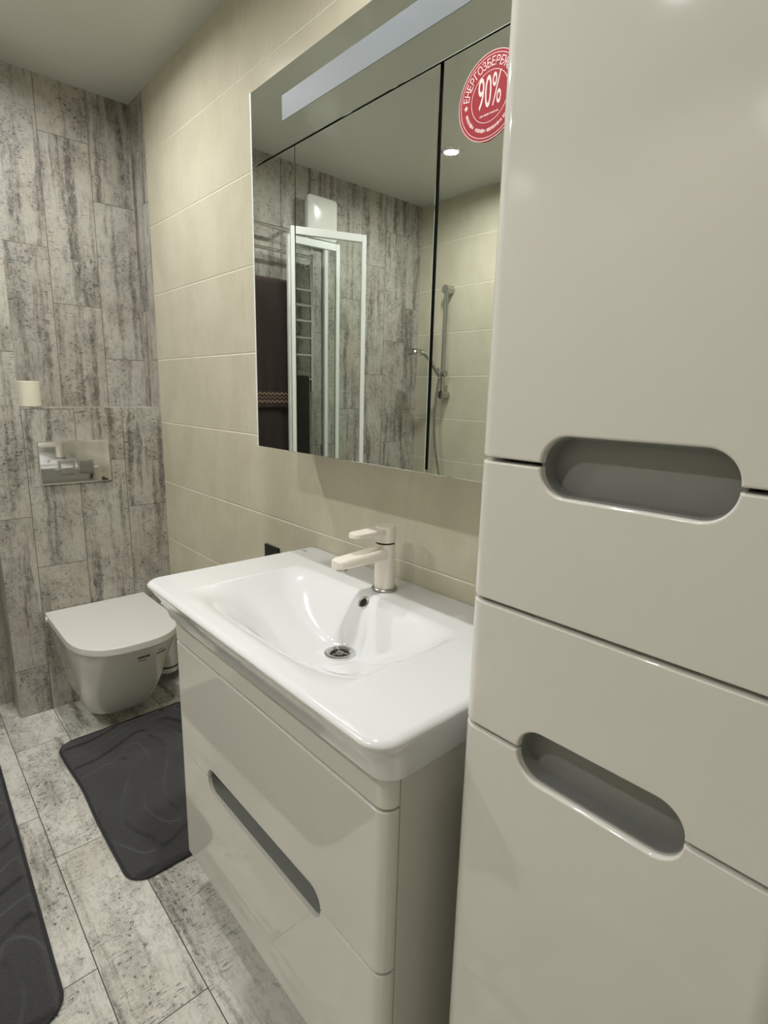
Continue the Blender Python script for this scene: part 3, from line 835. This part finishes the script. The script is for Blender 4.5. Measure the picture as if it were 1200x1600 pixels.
# ================================================================== TOWEL RAIL (seen in the mirror)
t = thing('towel_rail', 'chrome ladder towel rail on the wood-look wall seen in the mirror', 'towel rail', (XW, -0.90, 1.30))
RX = -0.10; RY0, RY1 = -1.153, -0.66
bm = bmesh.new(); tube(bm, [(RX, RY0, 1.28), (RX, RY0, 1.945)], 0.010); child('post', bm, M_chrome, t)
bm = bmesh.new(); tube(bm, [(RX, RY1, 1.28), (RX, RY1, 1.945)], 0.010); child('post', bm, M_chrome, t)
for zz in (1.933, 1.776, 1.702, 1.628, 1.545, 1.46, 1.34):
    bm = bmesh.new(); tube(bm, [(RX, RY0, zz), (RX, RY1, zz)], 0.0075); child('rung', bm, M_chrome, t)
for yy, zz in ((RY0, 1.90), (RY1, 1.90), (RY0, 1.33), (RY1, 1.33)):
    bm = bmesh.new(); tube(bm, [(XW + 0.0005, yy, zz), (RX, yy, zz)], 0.0075); lathe(bm, [(0.014, 0.0), (0.013, 0.006)], (XW + 0.0005, yy, zz), 20, 'x'); child('bracket', bm, M_chrome, t)
t = thing('towel_bar', 'single chrome bar fixed above the ladder towel rail seen in the mirror', 'towel bar', (XW, -0.82, 2.03))
bm = bmesh.new(); tube(bm, [(-0.09, -1.012, 2.031), (-0.09, -0.64, 2.031)], 0.0075); child('bar', bm, M_chrome, t)
for yy in (-1.005, -0.645):
    bm = bmesh.new(); tube(bm, [(XW + 0.0005, yy, 2.031), (-0.09, yy, 2.031)], 0.008); child('bracket', bm, M_chrome, t)
# towels: folded over a rung, real thickness and folds
def drape(y0, y1, ztop, zfront, zback, xr, r, th, mat, name, label, folds):
    NY = 60; path = []
    K = 24
    for i in range(K + 1): path.append((xr + r, zfront + (ztop - zfront) * i / K, 1 - i / K))
    for i in range(1, 10):
        a = PI * i / 10; path.append((xr + r * math.cos(a), ztop + r * math.sin(a), 0.0))
    for i in range(K + 1): path.append((xr - r, ztop - (ztop - zback) * i / K, 0.0))
    bmx = bmesh.new(); outer = []; inner = []
    for j in range(NY + 1):
        y = y0 + (y1 - y0) * j / NY; ro, ri = [], []
        for q, (x, z, k) in enumerate(path):
            f = folds * k * (math.sin(j / NY * 14) * 0.6 + math.sin(j / NY * 31 + 1) * 0.4)
            a, b = path[max(q - 1, 0)], path[min(q + 1, len(path) - 1)]
            d = Vector((b[0] - a[0], 0, b[1] - a[1])).normalized(); nn_ = Vector((d.z, 0, -d.x))
            p = Vector((x + f, y, z))
            ro.append(bmx.verts.new(p + nn_ * th / 2)); ri.append(bmx.verts.new(p - nn_ * th / 2))
        outer.append(ro); inner.append(ri)
    L_ = len(path)
    for j in range(NY):
        for q in range(L_ - 1):
            bmx.faces.new((outer[j][q], outer[j + 1][q], outer[j + 1][q + 1], outer[j][q + 1]))
            bmx.faces.new((inner[j][q], inner[j][q + 1], inner[j + 1][q + 1], inner[j + 1][q]))
        for q in (0, L_ - 1): bmx.faces.new((outer[j][q], inner[j][q], inner[j + 1][q], outer[j + 1][q]))
    for j in (0, NY):
        for q in range(L_ - 1): bmx.faces.new((outer[j][q], outer[j][q + 1], inner[j][q + 1], inner[j][q]))
    o = obj(name, bmx, mat, None, None, 60); return tag(o, label, 'towel')
drape(-1.02, -0.67, 1.776, 1.195, 1.42, RX, 0.026, 0.008, M_towel, 'towel', 'brown terry towel with pale woven bands hanging over the chrome rail', 0.004)
drape(-1.125, -0.68, 1.34, 0.62, 0.80, RX, 0.0135, 0.007, M_robe, 'towel', 'long dark brown towel hanging lowest on the chrome rail', 0.014)

# ================================================================== VENTILATION FAN (seen in the mirror)
t = thing('ventilation_fan', 'white rounded square ventilation fan high on the wood-look wall seen in the mirror', 'fan', (XW, -1.22, 2.13))
child('back_box', B(XW + 0.0005, XW + 0.05, -1.30, -1.15, 2.03, 2.21, 0.008), M_white, t)
bm = bmesh.new(); R3 = []
for x_, s_ in ((XW + 0.05, 0.99), (XW + 0.052, 1.0), (XW + 0.064, 1.0), (XW + 0.067, 0.985), (XW + 0.069, 0.95), (XW + 0.0715, 0.6), (XW + 0.0722, 0.2)):
    R3.append([(x_, -1.218 + s_ * q[0], 2.125 + s_ * q[1]) for q in [(p[0] * (1 - 0.5 * (p[1] / 0.1) ** 2 * 0.06), p[1]) for p in rrect(-0.092, 0.092, -0.100, 0.100, 0.018, 6)]])
loft(bm, R3); child('cover', bm, M_white, t, 'smooth white front cover')

# ================================================================== SHOWER
t = thing('shower_enclosure', 'white-framed glass shower doors folded out into the room seen in the mirror', 'shower', (0.3, -1.5, 0))
bm = bmesh.new(); box(bm, XW + 0.001, 0.80, YO + 0.001, -1.24, 0.0005, 0.12, 0.012, 3)
child('tray', bm, M_tray, t)
def leaf(p, q, z0, z1, fw=0.032, ft=0.024, fh=0.034):
    p, q = Vector((*p, 0)), Vector((*q, 0)); L_ = (q - p).length; d = (q - p).normalized()
    Mx = Matrix.Translation(p) @ Matrix(((d.x, -d.y, 0, 0), (d.y, d.x, 0, 0), (0, 0, 1, 0), (0, 0, 0, 1)))
    fr = bmesh.new()
    box(fr, 0, fw, -ft / 2, ft / 2, z0, z1, 0.003); box(fr, L_ - fw, L_, -ft / 2, ft / 2, z0, z1, 0.003)
    box(fr, fw, L_ - fw, -ft / 2, ft / 2, z0, z0 + fh, 0.003); box(fr, fw, L_ - fw, -ft / 2, ft / 2, z1 - fh, z1, 0.003)
    fr.transform(Mx)
    gl = bmesh.new(); box(gl, fw - 0.004, L_ - fw + 0.004, -0.0025, 0.0025, z0 + fh - 0.004, z1 - fh + 0.004); gl.transform(Mx)
    o = child('door_leaf', fr, M_frame, t, 'white framed leaf'); child('glass_pane', gl, M_glass, t, 'clear glass', 0, parent=o)
leaf((0.212, -1.247), (0.082, -0.912), 0.122, 2.0, 0.022, 0.020)
leaf((-0.02, -1.266), (-0.045, -0.975), 0.122, 2.0, 0.022, 0.018)
child('wall_profile', B(XW + 0.001, XW + 0.022, -1.285, -1.262, 0.121, 2.0, 0.003), M_frame, t)

t = thing('shower_rail', 'chrome shower rail with hand shower and hose on the beige wall seen in the mirror', 'shower', (0.10, YO, 1.27))
ry = -1.945; rx = 0.103
bm = bmesh.new(); tube(bm, [(rx, ry, 1.265), (rx, ry, 1.885)], 0.0125, 18); child('bar', bm, M_dchrome, t)
for zz in (1.868, 1.277):
    bm = bmesh.new(); tube(bm, [(rx, YO + 0.0005, zz), (rx, ry - 0.012, zz), (rx, ry + 0.014, zz)], 0.024, 20); child('bracket', bm, M_dchrome, t)
bm = bmesh.new(); tube(bm, [(rx - 0.028, ry + 0.005, 1.40), (rx + 0.028, ry + 0.005, 1.40)], 0.019, 20); tube(bm, [(rx, ry, 1.40), (rx - 0.004, ry + 0.045, 1.415)], 0.015, 18); sl = child('slider', bm, M_dchrome, t)
bm = bmesh.new(); tube(bm, [(rx, ry + 0.030, 1.385), (rx - 0.012, ry + 0.06, 1.43), (rx - 0.030, ry + 0.095, 1.485), (rx - 0.043, ry + 0.115, 1.508), (rx - 0.062, ry + 0.135, 1.515)], [0.011, 0.011, 0.012, 0.014, 0.018], 16)
hs = bmesh.new(); lathe(hs, [(0.030, -0.014), (0.046, -0.010), (0.048, 0.0), (0.040, 0.010), (0.018, 0.016)], (0, 0, 0), 36)
hs.transform(Matrix.Translation((rx - 0.085, ry + 0.165, 1.518)) @ Matrix.Rotation(-0.25, 4, 'X')); join(bm, hs)
child('hand_shower', bm, M_dchrome, t, 'round chrome hand shower')
pts = []
P0, P1, P2, P3 = Vector((rx, ry + 0.028, 1.375)), Vector((rx - 0.04, ry + 0.03, 1.15)), Vector((rx - 0.03, ry + 0.04, 1.0)), Vector((rx + 0.06, ry + 0.02, 0.70))
for i in range(41):
    s = i / 40; pts.append(P0 * (1 - s) ** 3 + P1 * 3 * s * (1 - s) ** 2 + P2 * 3 * s * s * (1 - s) + P3 * s ** 3)
bm = bmesh.new(); tube(bm, pts, 0.0075, 12); child('hose', bm, M_steel, t, 'flexible steel hose')
